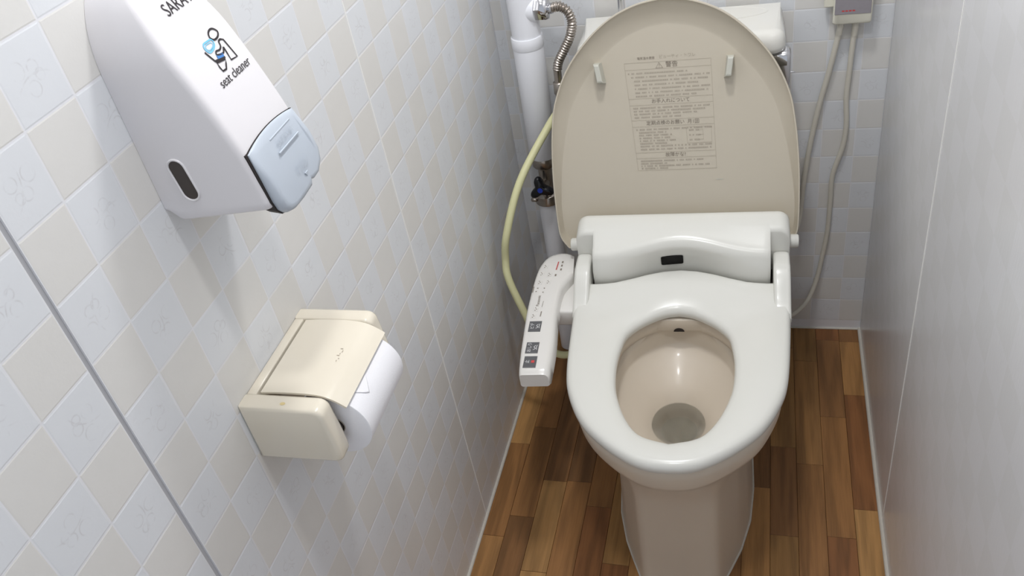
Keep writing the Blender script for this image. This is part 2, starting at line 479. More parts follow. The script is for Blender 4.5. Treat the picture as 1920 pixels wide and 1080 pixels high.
def polar(outline, c, n=120):
    """resample a star-shaped outline by angle about c"""
    P = [(p[0]-c[0], p[1]-c[1]) for p in outline]; out = []
    for k in range(n):
        a = 2*pi*k/n - pi/2; dx, dy = cos(a), sin(a); best = 0
        for i in range(len(P)):
            x1, y1 = P[i]; x2, y2 = P[(i+1) % len(P)]
            den = dx*(y2-y1)-dy*(x2-x1)
            if abs(den) < 1e-12: continue
            t = (x1*(y2-y1)-y1*(x2-x1))/den; u = (x1*dy-y1*dx)/den
            if t > 0 and -1e-6 <= u <= 1+1e-6: best = max(best, t)
        out.append((best*dx, best*dy))
    return out

def smooth2(pts, n=8, closed=True):
    return [(p.x, p.y) for p in spline([(x, y, 0) for x, y in pts], n, closed)]

seat_front = [(0, -0.1685), (0.030, -0.1655), (0.060, -0.1530), (0.101, -0.1225), (0.139, -0.0810), (0.1665, -0.0240), (0.1790, 0.0300), (0.1865, 0.1270), (0.1905, 0.2200), (0.1910, 0.2480)]
def rear_y(x):
    return 0.2465+0.0365*(0.5+0.5*cos(pi*min(1, abs(x)/0.150)))
rear = [(x, rear_y(x)) for x in (0.186, 0.150, 0.12, 0.09, 0.06, 0.03, 0.0)]
def seat_outline(inset):
    fr = smooth2(seat_front, 6, False)
    half = fr + [r for r in rear]
    o = sym(half)
    return o
hole_pts = [(0, -0.1172), (0.0345, -0.1075), (0.054, -0.0935), (0.0725, -0.0630), (0.0870, -0.0230), (0.0940, 0.0130), (0.0960, 0.0600), (0.0920, 0.1000), (0.0850, 0.1300), (0.066, 0.1560), (0.0450, 0.1730), (0.0230, 0.1840), (0, 0.1880)]
hole = sym(smooth2(hole_pts, 4, False))
CS = (XC, 0.045)
NS = 144
so = polar(seat_outline(0), CS, NS); sh = polar(hole, CS, NS)
def inset(r, d):
    out = []
    n = len(r)
    for i in range(n):
        l = sqrt(r[i][0]**2+r[i][1]**2); out.append((r[i][0]*(1-d/l), r[i][1]*(1-d/l)))
    return out
def lift(y):
    t = max(0, min(1, (y-0.165)/0.105)); return 0.021*t*t*(3-2*t)
def ring3(r, z, c=CS, lf=False):
    return [(c[0]+x, c[1]+y, z+(lift(c[1]+y) if lf else 0)) for x, y in r]
def mixr(a, b, t): return [(p[0]*(1-t)+q[0]*t, p[1]*(1-t)+q[1]*t) for p, q in zip(a, b)]
rings = [ring3(inset(so, 0.004), 0.4075), ring3(so, 0.4125, lf=False), ring3(so, 0.4190, lf=True), ring3(inset(so, 0.0020), 0.4250, lf=True), ring3(inset(so, 0.0060), 0.4285, lf=True),
         ring3(inset(so, 0.012), 0.4300, lf=True), ring3(mixr(so, sh, 0.35), 0.4302, lf=True), ring3(mixr(so, sh, 0.65), 0.4292, lf=True),
         ring3(inset(sh, -0.012), 0.4275, lf=True), ring3(inset(sh, -0.005), 0.4250, lf=True), ring3(inset(sh, -0.001), 0.4205, lf=True), ring3(sh, 0.4150, lf=True), ring3(inset(sh, -0.002), 0.4085, lf=True)]
mb = MB().loft(rings, close=True)
for s in (-1, 1):   # hinge arms at the back corners
    ar = []
    for k in range(17):
        y = 0.176+0.1235*k/16; t = min(1, k/11.0); zt_ = 0.4290+0.0480*t*t*(3-2*t); e_ = 0.0
        if k == 16: e_ = 0.004
        if k == 0: e_ = 0.006
        x0_, x1_ = XC+s*0.1762-0.0143+(e_ if k else 0), XC+s*0.1762+0.0143-(e_ if k else 0); zt_ -= e_; r_ = 0.006; sec_ = []
        for cx_, a0 in ((x1_-r_, 0), (x0_+r_, pi/2)):
            for q_ in range(6):
                t_ = a0+pi/2*q_/5; sec_.append((cx_+r_*cos(t_), y, zt_-r_+r_*sin(t_)))
        ar.append(sec_+[(x0_, y, 0.412), (x1_, y, 0.412)])
    mb.loft(ar)
seat = mb.build('seat', M['plastic'], toilet)

# bowl and foot
ped_pts = [(0, -0.090), (0.040, -0.0895), (0.060, -0.0880), (0.0665, -0.0840), (0.0705, -0.0760), (0.086, -0.040), (0.104, 0.005), (0.120, 0.070), (0.127, 0.150), (0.127, 0.300), (0.120, 0.500), (0.10, 0.52), (0, 0.52)]
rim_pts = smooth2(seat_front[:9], 6, False)+[(0.187, 0.30), (0.180, 0.42), (0.160, 0.500), (0, 0.505)]
CB = (XC, 0.12); NB = 144
pd = polar(sym(ped_pts), CB, NB); rm = polar(sym(rim_pts), CB, NB)
ho = polar(hole, CB, NB)
def ell(cy, rx, ry): return [( -(CB[0]-XC)+rx*cos(2*pi*k/NB-pi/2), cy-CB[1]+ry*sin(2*pi*k/NB-pi/2)) for k in range(NB)]
R3 = lambda r, z: ring3(r, z, CB)
body = [R3(inset(pd, -0.003), 0.0), R3(inset(pd, -0.002), 0.010), R3(pd, 0.020), R3(inset(pd, 0.003), 0.16), R3(inset(pd, 0.003), 0.235),
        R3(mixr(pd, inset(rm, 0.03), 0.10), 0.270), R3(mixr(pd, inset(rm, 0.02), 0.42), 0.310), R3(inset(rm, 0.028), 0.345),
        R3(inset(rm, 0.0125), 0.357), R3(inset(rm, 0.0095), 0.366), R3(inset(rm, 0.0070), 0.385), R3(inset(rm, 0.0060), 0.398), R3(inset(rm, 0.0090), 0.4045),
        R3(inset(ho, -0.020), 0.4050), R3(inset(ho, -0.012), 0.4030), R3(inset(ho, -0.009), 0.3960), R3(inset(ho, -0.009), 0.3800), R3(inset(ho, -0.012), 0.376),
        R3(ell(0.044, 0.1075, 0.1560), 0.366), R3(ell(0.044, 0.1070, 0.1550), 0.345), R3(ell(0.045, 0.1040, 0.1510), 0.3405), R3(ell(0.045, 0.0930, 0.1270), 0.3270), R3(ell(0.048, 0.0680, 0.0850), 0.302), R3(ell(0.055, 0.0480, 0.0530), 0.282),
        R3(ell(0.059, 0.0370, 0.0390), 0.262), R3(ell(0.065, 0.026, 0.028), 0.220), R3(ell(0.070, 0.016, 0.018), 0.180), R3(ell(0.070, 0.002, 0.002), 0.175)]
MB().loft(body).build('bowl', M['china'], toilet)
MB().loft([R3(ell(0.062, 0.040, 0.043), 0.2400), R3(ell(0.0570, 0.0495, 0.0545), 0.2790)]).build('water', M['water'], toilet)
# wash nozzle shield seen under the rear edge of the seat opening
MB().tube([R3(inset(pd, -0.0035), 0.0008)[k] for k in list(range(NB))+[0]], 0.0022, 8, False).build('caulk_bead', M['caulk'], toilet)
mb = MB().box((-0.078, 0.1865, 0.3800), (0.080, 0.235, 0.4070), 0.003, 2)
noz = mb.build('nozzle_shield', M['china'], toilet)
MB().loft([[(0.002+0.0095*cos(pi*k/12), y_, 0.3797+0.0080*sin(pi*k/12)) for k in range(13)] for y_ in (0.1858, 0.1885)]).build('nozzle_opening_shade', M['dark'], noz)  # dark half-disc laid on the shield as the shade of its notch

# casing of the washing unit, profile swept across the width
def sw(y): return max(0.0, min(1.0, (0.304-y)/0.02))
def bumpf(x): return 0.5+0.5*cos(pi*min(1, abs(x)/0.145))
rings = []
hw = 0.1575
xs = [-hw, -hw+0.0015, -hw+0.005]+[-hw+0.005+(2*hw-0.010)*k/40 for k in range(1, 40)]+[hw-0.005, hw-0.0015, hw]
for x in xs:
    e = max(0.0, 1-(hw-abs(x))/0.005); e = 0.004*e*e
    b = bumpf(x)
    by, bz = 0.2490+0.0365*b, 0.4140
    fy, fz = 0.2630+0.0190*b, 0.4985+0.0175*b
    prof = [(0.352, 0.404), (by+0.008, 0.404), (by+0.005, 0.440+0.004*b), (by+0.003, 0.466+0.008*b), (fy-0.0040, fz-0.020), (fy-0.0024, fz-0.0130), (fy+0.0006, fz-0.0070), (fy+0.0050, fz-0.0022), (fy+0.0110, fz+0.0012), (fy+0.0190, fz+0.0042),
            (fy+(0.335-fy)*0.6, fz+(0.5310-fz)*0.72), (0.334, 0.5300), (0.3415, 0.5305), (0.3480, 0.5275), (0.351, 0.519)]
    cyc, czc = 0.32, 0.45
    rings.append([(XC+x, y+(cyc-y)*e*8*sw(y), z+(czc-z)*e*8*sw(y)) for y, z in prof])
mb = MB().loft(rings)
# full-width rear part with rounded upper corners, behind the hinge arms
HWC = 0.1915
def side_sec(sd, y, ins, zt, r=0.020, zb=0.404):
    a = HWC-ins; pts = [(0.1562, zb), (a, zb)]
    for k in range(9):
        t = pi/2*k/8; pts.append((a-r+r*cos(t), zt-r+r*sin(t)))
    pts.append((0.1562, zt))
    return [(XC+sd*x, y, z) for x, z in pts]
mb2 = MB()
for sd in (-1, 1):
    mb2.loft([side_sec(sd, *q_) for q_ in ((0.3005, 0.002, 0.5135), (0.3012, 0.0006, 0.5170), (0.3062, 0, 0.5219), (0.322, 0, 0.5266), (0.334, 0, 0.5300), (0.3415, 0, 0.5304), (0.3480, 0.0015, 0.5275), (0.351, 0.005, 0.519))])
mb.add(mb2.v, mb2.f)
casing = mb.build('casing', M['plastic'], toilet)
for s in (-1, 1):
    MB().box((XC+s*0.1598-0.0021, 0.2490, 0.418), (XC+s*0.1598+0.0021, 0.3250, 0.432), 0.0, 1).build('hinge_slot_shade', M['dark'], casing, False)  # dark strips put in for the shade between casing and hinge arms
mb = MB()
vv = []
fyc, fzc = 0.3030, 0.505
def face_pt(x, z):   # on the front face of the casing
    b = bumpf(x); by = 0.2490+0.0365*b
    return Vector((XC+x, interp(z, [0.440+0.004*b, 0.466+0.008*b, 0.4785+0.0175*b], [by+0.005, by+0.003, 0.2590+0.019*b]), z))
q = [face_pt(-0.0345, 0.4570), face_pt(0.0050, 0.4570), face_pt(0.0050, 0.4765), face_pt(-0.0345, 0.4765)]
nn = (q[1]-q[0]).cross(q[3]-q[0]).normalized()
if nn.y > 0: nn = -nn
cq = sum(q, Vector())/4
def rr(quad, r):
    out = []
    for i in range(4):
        p = quad[i]; a = quad[(i-1) % 4]; b = quad[(i+1) % 4]
        for k in range(4):
            t = k/3; u = p+(a-p).normalized()*r*(1-t)**2+(b-p).normalized()*r*t*t; out.append(u)
    return out
rq = rr(q, 0.003)
MB().loft([[p-nn*0.002 for p in rq], [p+nn*0.0012 for p in rq], [p+(cq-p)*0.03+nn*0.0017 for p in rq]]).build('sensor_window', M['black'], casing)
for s in (-1, 1):
    px_ = XC+s*HWC
    pin = MB().tube([(px_-s*0.002, 0.330, 0.474), (px_+s*0.014, 0.330, 0.474), (px_+s*0.016, 0.330, 0.474)], [0.0125, 0.0125, 0.0110], 20).build('hinge_pin', M['plastic'], toilet)
# pads under the side of the seat unit (left one carries the control arm)
MB().box((XC-0.231, 0.186, 0.392), (XC-0.170, 0.322, 0.4255), 0.004, 2).build('control_arm_bracket', M['remote'], toilet)

# lid: shell with a rim, leaning back 18 degrees
LA = radians(18); LY, LZ = 0.3560, 0.4750; LX = -0.0090
lid_half = [(0.2035, -0.0200), (0.2170, 0.0000), (0.2215, 0.0300), (0.2230, 0.1000), (0.2210, 0.1560), (0.2165, 0.2050), (0.2065, 0.2580), (0.1800, 0.3160), (0.1400, 0.3650), (0.0960, 0.4000), (0.0480, 0.4205), (0, 0.4280)]
lh = smooth2(lid_half, 6, False)
lout = [(x, s) for x, s in lh]+[(-x, s) for x, s in reversed(lh[:-1])]
cl = (0, 0.17)
NLp = len(lout)
def lid_pt(x, s, n):      # n = height towards the room along the lid's normal
    n -= 0.008; return (LX-0.020*s+x, LY+s*sin(LA)-n*cos(LA), LZ+s*cos(LA)+n*sin(LA))
def lring(ins, n):
    out = []
    for x, s in lout:
        dx, dy = x-cl[0], s-cl[1]; l = sqrt(dx*dx+dy*dy); k = 1-ins/l
        out.append(lid_pt(cl[0]+dx*k, cl[1]+dy*k, n))
    return out
RIM = 0.0240
def bandw(s_): return interp(s_, [0.0, 0.06, 0.15, 0.25, 0.33, 0.43], [0.008, 0.009, 0.018, 0.030, 0.040, 0.046])
def lband(f, n):
    out = []
    for x, s in lout:
        w = 0.0036+(bandw(s)-0.0036)*f; dx, dy = x-cl[0], s-cl[1]; l = sqrt(dx*dx+dy*dy); k = 1-w/l
        out.append(lid_pt(cl[0]+dx*k, cl[1]+dy*k, n))
    return out
rings = [lring(0.030, -0.0080), lring(0.012, -0.0070), lring(0.004, -0.004), lring(0.0005, 0.002), lring(0.0, RIM-0.002), lring(0.001, RIM), lring(0.0028, RIM), lring(0.0036, RIM-0.002),
         lband(0.12, RIM*0.72), lband(0.30, RIM*0.50), lband(0.60, RIM*0.24), lband(0.85, RIM*0.07), lband(0.95, RIM*0.015), lband(1.0, 0.0)]
lid = MB().loft(rings).build('lid', M['lid'], toilet)
for (x, s, tl) in ((-0.1205, 0.305, 1), (0.1060, 0.3030, -1)):
    mb = MB()
    def pring(w, h, n, sh=0): return [lid_pt(x+a*w/2-tl*0.0, s+b*h/2+sh, n) for a, b in ((-1, -1), (1, -1), (1, 1), (-1, 1))]
    mb.loft([pring(0.0120, 0.038, -0.001), pring(0.0105, 0.034, 0.0200, 0.002), pring(0.0095, 0.031, 0.0245, 0.002), pring(0.007, 0.026, 0.0255, 0.002)])
    # lean in towards the middle at the lower end like the moulded stops
    mb.xf(lambda X, Y, Z: (X + (0.0 if tl == 0 else tl*0.16*((LZ+s*cos(LA))-Z)), Y, Z))
    mb.build('bumper', M['post'], lid, False)
# printed instruction sheet on the lid
def lp(u, v):   # u right 0..1, v down 0..1 within the printed frame, tapered as the photo shows it straight on the lid
    return (-0.0920+0.1520*u+v*(0.0175-0.0096*u) - LX + 0.020*(0.319-0.196*v), 0.3190-0.1960*v)
ink, inkb, inkp = MB(), MB(), MB()
def heading(sx, size, u, v, m='inkgrey'):
    h_ = MB(); put(h_, *text_geo(sx, size), u, v); h_.build('heading_print', M[m], lid, False)
def put(mbx, v, f, u, vv_, n=0.0006):
    cx, cs_ = lp(u, vv_)
    mbx.add([lid_pt(cx+p.x, cs_+p.y, n) for p in v], f)
def line(mbx, a, b, wid):
    v, f = stroke([lp(*a), lp(*b)], wid); mbx.add([lid_pt(p.x, p.y, 0.0006) for p in v], f)
def words(mbx, u, v, n, rngd, h=0.0024):
    for k in range(n):
        w = rngd.uniform(0.0016, 0.0030); c = lp(u, v)
        if c[0]+w > lp(0.985, 0)[0]: break
        mbx.add([lid_pt(c[0]+a*w, c[1]+b*h/2, 0.0006) for a, b in ((0, -1), (1, -1), (1, 1), (0, 1))], [(0, 1, 2, 3)])
        u += (w+rngd.choice((0.0006, 0.0007, 0.0008, 0.004)))/0.152
rg = random.Random(11)
wt = 0.0005
for a, b in (((0, 0), (1, 0)), ((1, 0), (1, 1)), ((1, 1), (0, 1)), ((0, 1), (0, 0)), ((0, 0.062), (1, 0.062)), ((0, 0.325), (1, 0.325)), ((0, 0.385), (1, 0.385)), ((0, 0.525), (1, 0.525)), ((0, 0.585), (1, 0.585)), ((0, 0.83), (1, 0.83)), ((0, 0.885), (1, 0.885))):
    line(inkp, a, b, wt)
heading('電気温水便座', 0.0052, 0.26, -0.035)
heading('ビューティ・トワレ', 0.0072, 0.62, -0.040, 'inkpale')
heading('警告', 0.0110, 0.55, 0.031)
tri = [lp(0.365, 0.056), lp(0.445, 0.056), lp(0.405, 0.008)]
v, f = stroke(tri, 0.0009, True); ink.add([lid_pt(p.x, p.y, 0.0006) for p in v], f)
put(ink, *text_geo('!', 0.0075), 0.405, 0.037)
heading('お手入れについて', 0.0086, 0.50, 0.355)
heading('定期点検のお願い  月1回', 0.0086, 0.50, 0.556)
heading('故障かな?', 0.0086, 0.50, 0.858)
for i, v in enumerate((0.095, 0.130, 0.165, 0.200, 0.235, 0.270, 0.303)): words(inkb, 0.03+0.03*min(i, 2), v, 40 if i % 3 else 30, rg)
for i, v in enumerate((0.412, 0.440, 0.468, 0.498)): words(inkb, 0.04, v, 44-7*i, rg)
for i, v in enumerate((0.612, 0.640, 0.666, 0.692, 0.718, 0.744, 0.770, 0.800)): words(inkb, 0.04+0.03*(i > 0), v, 16 if 0 < i < 6 else 36, rg)
for i, v in enumerate((0.910, 0.935, 0.958, 0.982)): words(inkb, 0.05, v, 15 if i % 2 else 34, rg)
for a, b in (((0.66, 0.605), (0.96, 0.605)), ((0.96, 0.605), (0.96, 0.755)), ((0.96, 0.755), (0.66, 0.755)), ((0.66, 0.755), (0.66, 0.605)), ((0.80, 0.635), (0.86, 0.635)), ((0.86, 0.635), (0.86, 0.725)), ((0.80, 0.680), (0.86, 0.680)), ((0.80, 0.725), (0.86, 0.725))):
    line(inkp, a, b, wt)
for v in (0.635, 0.680, 0.725): words(inkb, 0.69, v, 5, rg)
ins = ink.build('warning_symbol', M['inkgrey'], lid, False)
inkb.build('small_print', M['inkfine'], lid, False)['kind'] = 'stuff'
inkp.build('print_frame', M['inkpale'], lid, False)
v, f = stroke([(0.0775, 0.1020), (0.0905, 0.1020)], 0.0012); mb = MB().add([lid_pt(p.x, p.y, 0.0006) for p in v], f)
mb.build('moulded_mark', M['post'], lid, False)

# control arm on the left
outer = [(-0.2030, 0.3340), (-0.2204, 0.3449), (-0.2434, 0.3419), (-0.2598, 0.3246), (-0.2690, 0.2799), (-0.2680, 0.1831), (-0.2635, 0.1232), (-0.2572, 0.0533), (-0.2516, 0.0110)]
inner = [(-0.2020, 0.0140), (-0.2050, 0.0817), (-0.2110, 0.1400), (-0.2137, 0.1832), (-0.2124, 0.2382), (-0.1966, 0.2740)]
po = smooth2(outer, 5, False); pi2 = smooth2(inner, 5, False)
n1 = 40
def resamp(P, n):
    L = [0]
    for a, b in zip(P[:-1], P[1:]): L.append(L[-1]+sqrt((a[0]-b[0])**2+(a[1]-b[1])**2))
    return [(interp(L[-1]*k/(n-1), L, [p[0] for p in P]), interp(L[-1]*k/(n-1), L, [p[1] for p in P])) for k in range(n)]
A = resamp(po, n1); B = resamp(list(reversed(pi2)), n1)
rings = []
for k in range(n1):
    a, b = A[k], B[k]
    t = min(1, k/(n1-1.0))
    zt = 0.4455; zb = 0.4120
    # bevelled section across the arm
    m = lambda u, z: (a[0]+(b[0]-a[0])*u, a[1]+(b[1]-a[1])*u, z)
    sl = 0.004*(1 if k == n1-1 else 0)
    rings.append([m(0.0, zb+0.004), m(0.0, zt-0.006), m(0.04, zt-0.0015), m(0.11, zt), m(0.87, zt), m(0.95, zt-0.0015), m(1.03, zt-0.007), m(1.06, zb+0.004), m(0.98, zb), m(0.06, zb)])
last = rings[-1]
rings.append([(p[0], p[1]-0.0045, p[2]-(0.0035 if p[2] > 0.43 else 0)) for p in last])
rings.append([((p[0]+0.2268)*0.94-0.2268, p[1]-0.0090, 0.4305+(p[2]-0.4305)*0.80-0.002) for p in last])
arm = MB().loft(rings).build('control_arm', M['remote'], toilet)
ZT = 0.4457
def flat_print(name, v, f, m, parent=None, h=0.0):
    mb = MB(); mb.add([(p[0], p[1], ZT+h) for p in v], f); return mb.build(name, m, parent or toilet, False)
def rot_text(s, size, x, y, ang=pi/2+0.05):
    v, f = text_geo(s, size)
    return [(x+p.x*cos(ang)-p.y*sin(ang), y+p.x*sin(ang)+p.y*cos(ang)) for p in v], f
for (x, y, txt, sq) in ((-0.2431, 0.1206, 'ビデ', 0), (-0.2377, 0.0646, 'おしり', 0), (-0.2350, 0.0290, '止', 1)):
    an = 0.045
    def rp_(u, w): return (x+u*cos(an)-w*sin(an), y+u*sin(an)+w*cos(an))
    a_, b_ = 0.0110, 0.0140
    q = [rp_(*p) for p in ((-a_, -b_), (a_, -b_), (a_, b_), (-a_, b_))]
    q2 = [rp_(*p) for p in ((-a_+.0012, -b_+.0012), (a_-.0012, -b_+.0012), (a_-.0012, b_-.0012), (-a_+.0012, b_-.0012))]
    bt = MB().loft([[(p[0], p[1], ZT-0.0012) for p in q], [(p[0], p[1], ZT+0.0005) for p in q], [(p[0], p[1], ZT+0.0010) for p in q2]]).build('button', M['btn'], arm, False)
    v, f = rot_text(txt, 0.0082, x-0.0045, y)
    MB()
    vv = [(p[0], p[1]) for p in v]
    allv, allf = list(vv), list(f)
    mbp = MB().add([(p[0], p[1], ZT+0.0012) for p in vv], f)
    if sq:
        mbr = MB().add([(p[0], p[1], ZT+0.00125) for p in (rp_(0.0020, -0.0030), rp_(0.0075, -0.0030), rp_(0.0075, 0.0030), rp_(0.0020, 0.0030))], [(0, 1, 2, 3)])
        mbr.build('button_mark', M['inkred'], arm, False)
    else:
        v, f = stroke(smooth2([rp_(0.002, -0.006), rp_(0.006, -0.003), rp_(0.003, 0.001), rp_(0.006, 0.005)], 4, False), 0.0011)
        mbp.add([(p[0], p[1], ZT+0.0012) for p in v], f)
        v, f = stroke(smooth2([rp_(0.0085, -0.006), rp_(0.0075, 0.000), rp_(0.0085, 0.006)], 4, False), 0.0009)
        mbp.add([(p[0], p[1], ZT+0.0012) for p in v], f)
    mbp.build('button_print', M['btnw'], arm, False)
small = [(-0.2540, 0.2967), (-0.2572, 0.2731), (-0.2420, 0.2712), (-0.2567, 0.2466), (-0.2405, 0.2481), (-0.2497, 0.1679), (-0.2511, 0.1484)]
for i, (x, y) in enumerate(small):
    MB().box((x-0.0045, y-0.0060, ZT-0.001), (x+0.0045, y+0.0060, ZT+0.0007), 0.0006, 1).build('key', M['remote'], arm, False)
v, f = rot_text('Panasonic', 0.0080, -0.2493, 0.1930)
mbk = MB().add([(p[0], p[1], ZT+0.0003) for p in v], f)
def dash(mbx, x, y, l, w, z=ZT+0.0003):
    mbx.add([(x-w/2, y-l/2, z), (x+w/2, y-l/2, z), (x+w/2, y+l/2, z), (x-w/2, y+l/2, z)], [(0, 1, 2, 3)])
for x, y in small:
    for k in range(3): dash(mbk, x-0.0012+0.0022*(k % 2), y-0.0034+0.0034*k, 0.0026, 0.0016, ZT+0.0009)
for k in range(5): dash(mbk, -0.2655, 0.219+0.0034*k, 0.0024, 0.0022)
for x, y in ((-0.2575, 0.2300), (-0.2590, 0.2200), (-0.2450, 0.2300), (-0.2455, 0.2180)): dash(mbk, x, y, 0.0024, 0.0024)
for k in range(5): dash(mbk, -0.2400, 0.176+0.0036*k, 0.0022, 0.0012)
for k in range(4): dash(mbk, -0.2385, 0.150+0.0036*k, 0.0026, 0.0020)
for x, y in ((-0.2222, 0.2878), (-0.2225, 0.3000), (-0.2225, 0.3110), (-0.2300, 0.2700)): dash(mbk, x, y, 0.0060, 0.0030)
mbk.build('arm_lettering', M['inkgrey'], arm, False)
mbk = MB()
for k in range(8): dash(mbk, -0.2314+0.0001*k, 0.288+0.0033*k, 0.0024, 0.0024)
mbk.build('red_lettering', M['inkred'], arm, False)

# tank
MB().box((-0.160, 0.505, 0.40), (0.166, 0.636, 0.775), 0.018, 4).build('tank', M['tank'], toilet)
TX0, TX1, TY0, TY1 = -0.1865, 0.1880, 0.4880, 0.6390
def rrect(ins, z, r=0.028):
    out = []
    for cx, cy, a0 in ((TX1-r, TY1-0.006, 0), (TX0+r, TY1-0.006, pi/2), (TX0+r, TY0+r, pi), (TX1-r, TY0+r, 1.5*pi)):
        rad = r if cy < 0.6 else 0.006
        cx2 = cx if rad == r else (TX1-rad if a0 == 0 else TX0+rad)
        for k in range(7):
            t = a0+pi/2*k/6; out.append((cx2+(rad-min(ins, rad*0.9))*cos(t), cy+(rad-min(ins, rad*0.9))*sin(t), z))
    return out
tl = MB().loft([rrect(0.006, 0.7600), rrect(0.001, 0.7640), rrect(0, 0.7720), rrect(0.0015, 0.7850), rrect(0.005, 0.7930), rrect(0.010, 0.7972), rrect(0.018, 0.7995), rrect(0.024, 0.8000)]).build('tank_lid', M['tank'], toilet)
# hand-wash basin let into the top, with its raised lip and spout
be = lambda rx, ry, z: [(0.055+rx*cos(2*pi*k/48), 0.630-max(0, ry*sin(2*pi*k/48)) if False else 0.6000+ry*sin(2*pi*k/48), z) for k in range(48)]
MB().loft([be(0.105, 0.033, 0.7990), be(0.105, 0.033, 0.8004), be(0.103, 0.0315, 0.8006), be(0.1015, 0.030, 0.7996)]).build('hand_basin_rim', M['tank'], toilet)
MB().tube(spline([(-0.108, 0.612, 0.798), (-0.108, 0.612, 0.850), (-0.104, 0.606, 0.880), (-0.075, 0.603, 0.890), (-0.045, 0.602, 0.872)], 6), 0.0065, 14).build('hand_spout', M['chrome'], toilet)
MB().tube([(-0.108, 0.612, 0.797), (-0.108, 0.612, 0.806), (-0.108, 0.612, 0.809)], [0.014, 0.013, 0.008], 18).build('spout_base', M['chrome'], toilet)
# flush handle on the right of the tank
fh = MB().tube([(0.150, 0.515, 0.744), (0.166, 0.515, 0.744)], 0.012, 20)
fh.tube([(0.166, 0.515, 0.744), (0.1665, 0.515, 0.744), (0.1680, 0.515, 0.744), (0.1900, 0.515, 0.744), (0.1915, 0.515, 0.744)], [0.014, 0.0195, 0.0205, 0.0205, 0.018], 28)
hp = lambda x, ins: [(x, 0.515+(0.0200-ins)*cos(t), 0.744+(0.0200-ins)*sin(t)) for t in [pi*k/12 for k in range(13)]]+[(x, 0.515-0.0130+ins, 0.682+ins), (x, 0.515-0.006, 0.6785+ins), (x, 0.515+0.006, 0.6785+ins), (x, 0.515+0.0130-ins, 0.682+ins)]
fh.loft([hp(0.1680, 0.003), hp(0.1710, 0), hp(0.1940, 0), hp(0.1965, 0.003)])
fh.build('flush_handle', M['chrome'], toilet)
MB().tube([(0.1960, 0.513, 0.716), (0.2045, 0.513, 0.716), (0.2055, 0.513, 0.716)], [0.0016, 0.0016, 0.0008], 8).build('handle_peg', M['chrome'], toilet)

# ------------------------------------------------------------------ seat cleaner dispenser on the left wall
dsp = empty('seat_cleaner_dispenser', 'white seat cleaner dispenser with a pale grey push lever, high on the left wall', 'dispenser', (0, 0.6225, 1.03))
YC = 0.6225
ZS = [1.02, 1.045, 1.075, 1.10, 1.13, 1.16, 1.19, 1.22, 1.235, 1.246, 1.2515]
XS = [0.113, 0.112, 0.1085, 0.104, 0.0945, 0.0835, 0.0710, 0.0570, 0.0470, 0.034, 0.018]
zsp = spline([(z, x, 0) for z, x in zip(ZS, XS)], 8)
def xf(z): return interp(z, [p.x for p in zsp], [p.y for p in zsp])
def hwf(z):
    if z <= 1.180: return 0.0485
    t = (z-1.180)/0.0725; return 0.0485*sqrt(max(0.0, 1-t*t*0.97))
def dring(z, dz=0.0, ins=0.0):
    x1 = xf(z)-ins; h = hwf(z)-ins; r = min(0.0075, x1*0.4, h*0.6); out = [(x_, YC-h, z) for x_ in (0.0005, 0.004, 0.008, 0.012, 0.016, 0.022)]
    for k in range(7):
        t = pi/2*k/6; out.append((x1-r+r*sin(t), YC-h+r-r*cos(t), z))
    for k in range(7):
        t = pi/2*k/6; out.append((x1-r+r*cos(t), YC+h-r+r*sin(t), z))
    out += [(x_, YC+h, z) for x_ in (0.022, 0.016, 0.012, 0.008, 0.004, 0.0005)]
    nt_ = max(0.0, min(1.0, (1.052-z)/0.015))      # notch next to the wall in the bottom edge
    return [(x, y, zz+dz*(x/0.11)+(nt_*0.0125*(0.5+0.5*cos(pi*min(1, x/0.017))))) for x, y, zz in out]
rings = [dring(1.0335, 0.012, 0.004), dring(1.0345, 0.012, 0.0012), dring(1.037, 0.011)]
for k in range(1, 25): rings.append(dring(1.037+(1.236-1.037)*k/24, 0.011*max(0, 1-k/6)))
for z in (1.240, 1.244, 1.247, 1.2495, 1.2512): rings.append(dring(z))
body = MB().loft(rings); body.xf(lambda x, y, z: (x, y-YC, z-1.03)); body.build('body', M['disp'], dsp)
def dloc(p): return (p[0], p[1]-YC, p[2]-1.03)
# lever, and a dark solid round it that stands in for the gap's shade
def lever_out(g):
    o = []
    yl, yr = 0.5790-g*1.6, 0.6680+g*0.3
    for k in range(13):
        t = k/12; y = yl+(yr-yl)*t; o.append((y, 1.0995+0.0050*(1-(2*t-1)**2)+g*0.4))
    o += [(yr+0.0035, 1.075), (yr+0.0035, 1.056), (yr-0.0010, 1.0450-g*0.3), (0.6560, 1.0375-g*0.3), (0.6440, 1.0365-g*0.3), (0.6395, 1.0385-g*0.3), (0.6360, 1.0330-g*0.3), (0.6150, 1.0315-g*0.3), (0.5960, 1.0325-g*0.3),
          (0.5860-g, 1.0360-g*0.3), (yl+0.0020, 1.0420), (yl, 1.052), (yl-0.0005, 1.075)]
    return o
def lev_ring(d, ins, g=0.0):
    o = lever_out(g); cy = 0.6235; cz = 1.068; out = []
    for y, z in o:
        dy, dz = y-cy, z-cz; l = sqrt(dy*dy+dz*dz); k = 1-ins/l
        y, z = cy+dy*k, cz+dz*k; out.append(dloc((xf(max(1.02, min(1.11, z)))+(d if d < 0.002 else 0.0012+(d-0.0012)*(0.15+0.85*max(0, min(1, (1.104-z)/0.035)))), y, z)))
    return out
gap = MB().loft([lev_ring(-0.012, 0.002, 0.0014), lev_ring(0.0010, 0, 0.0014)]).build('lever_gap_shade', M['dark'], dsp, False)
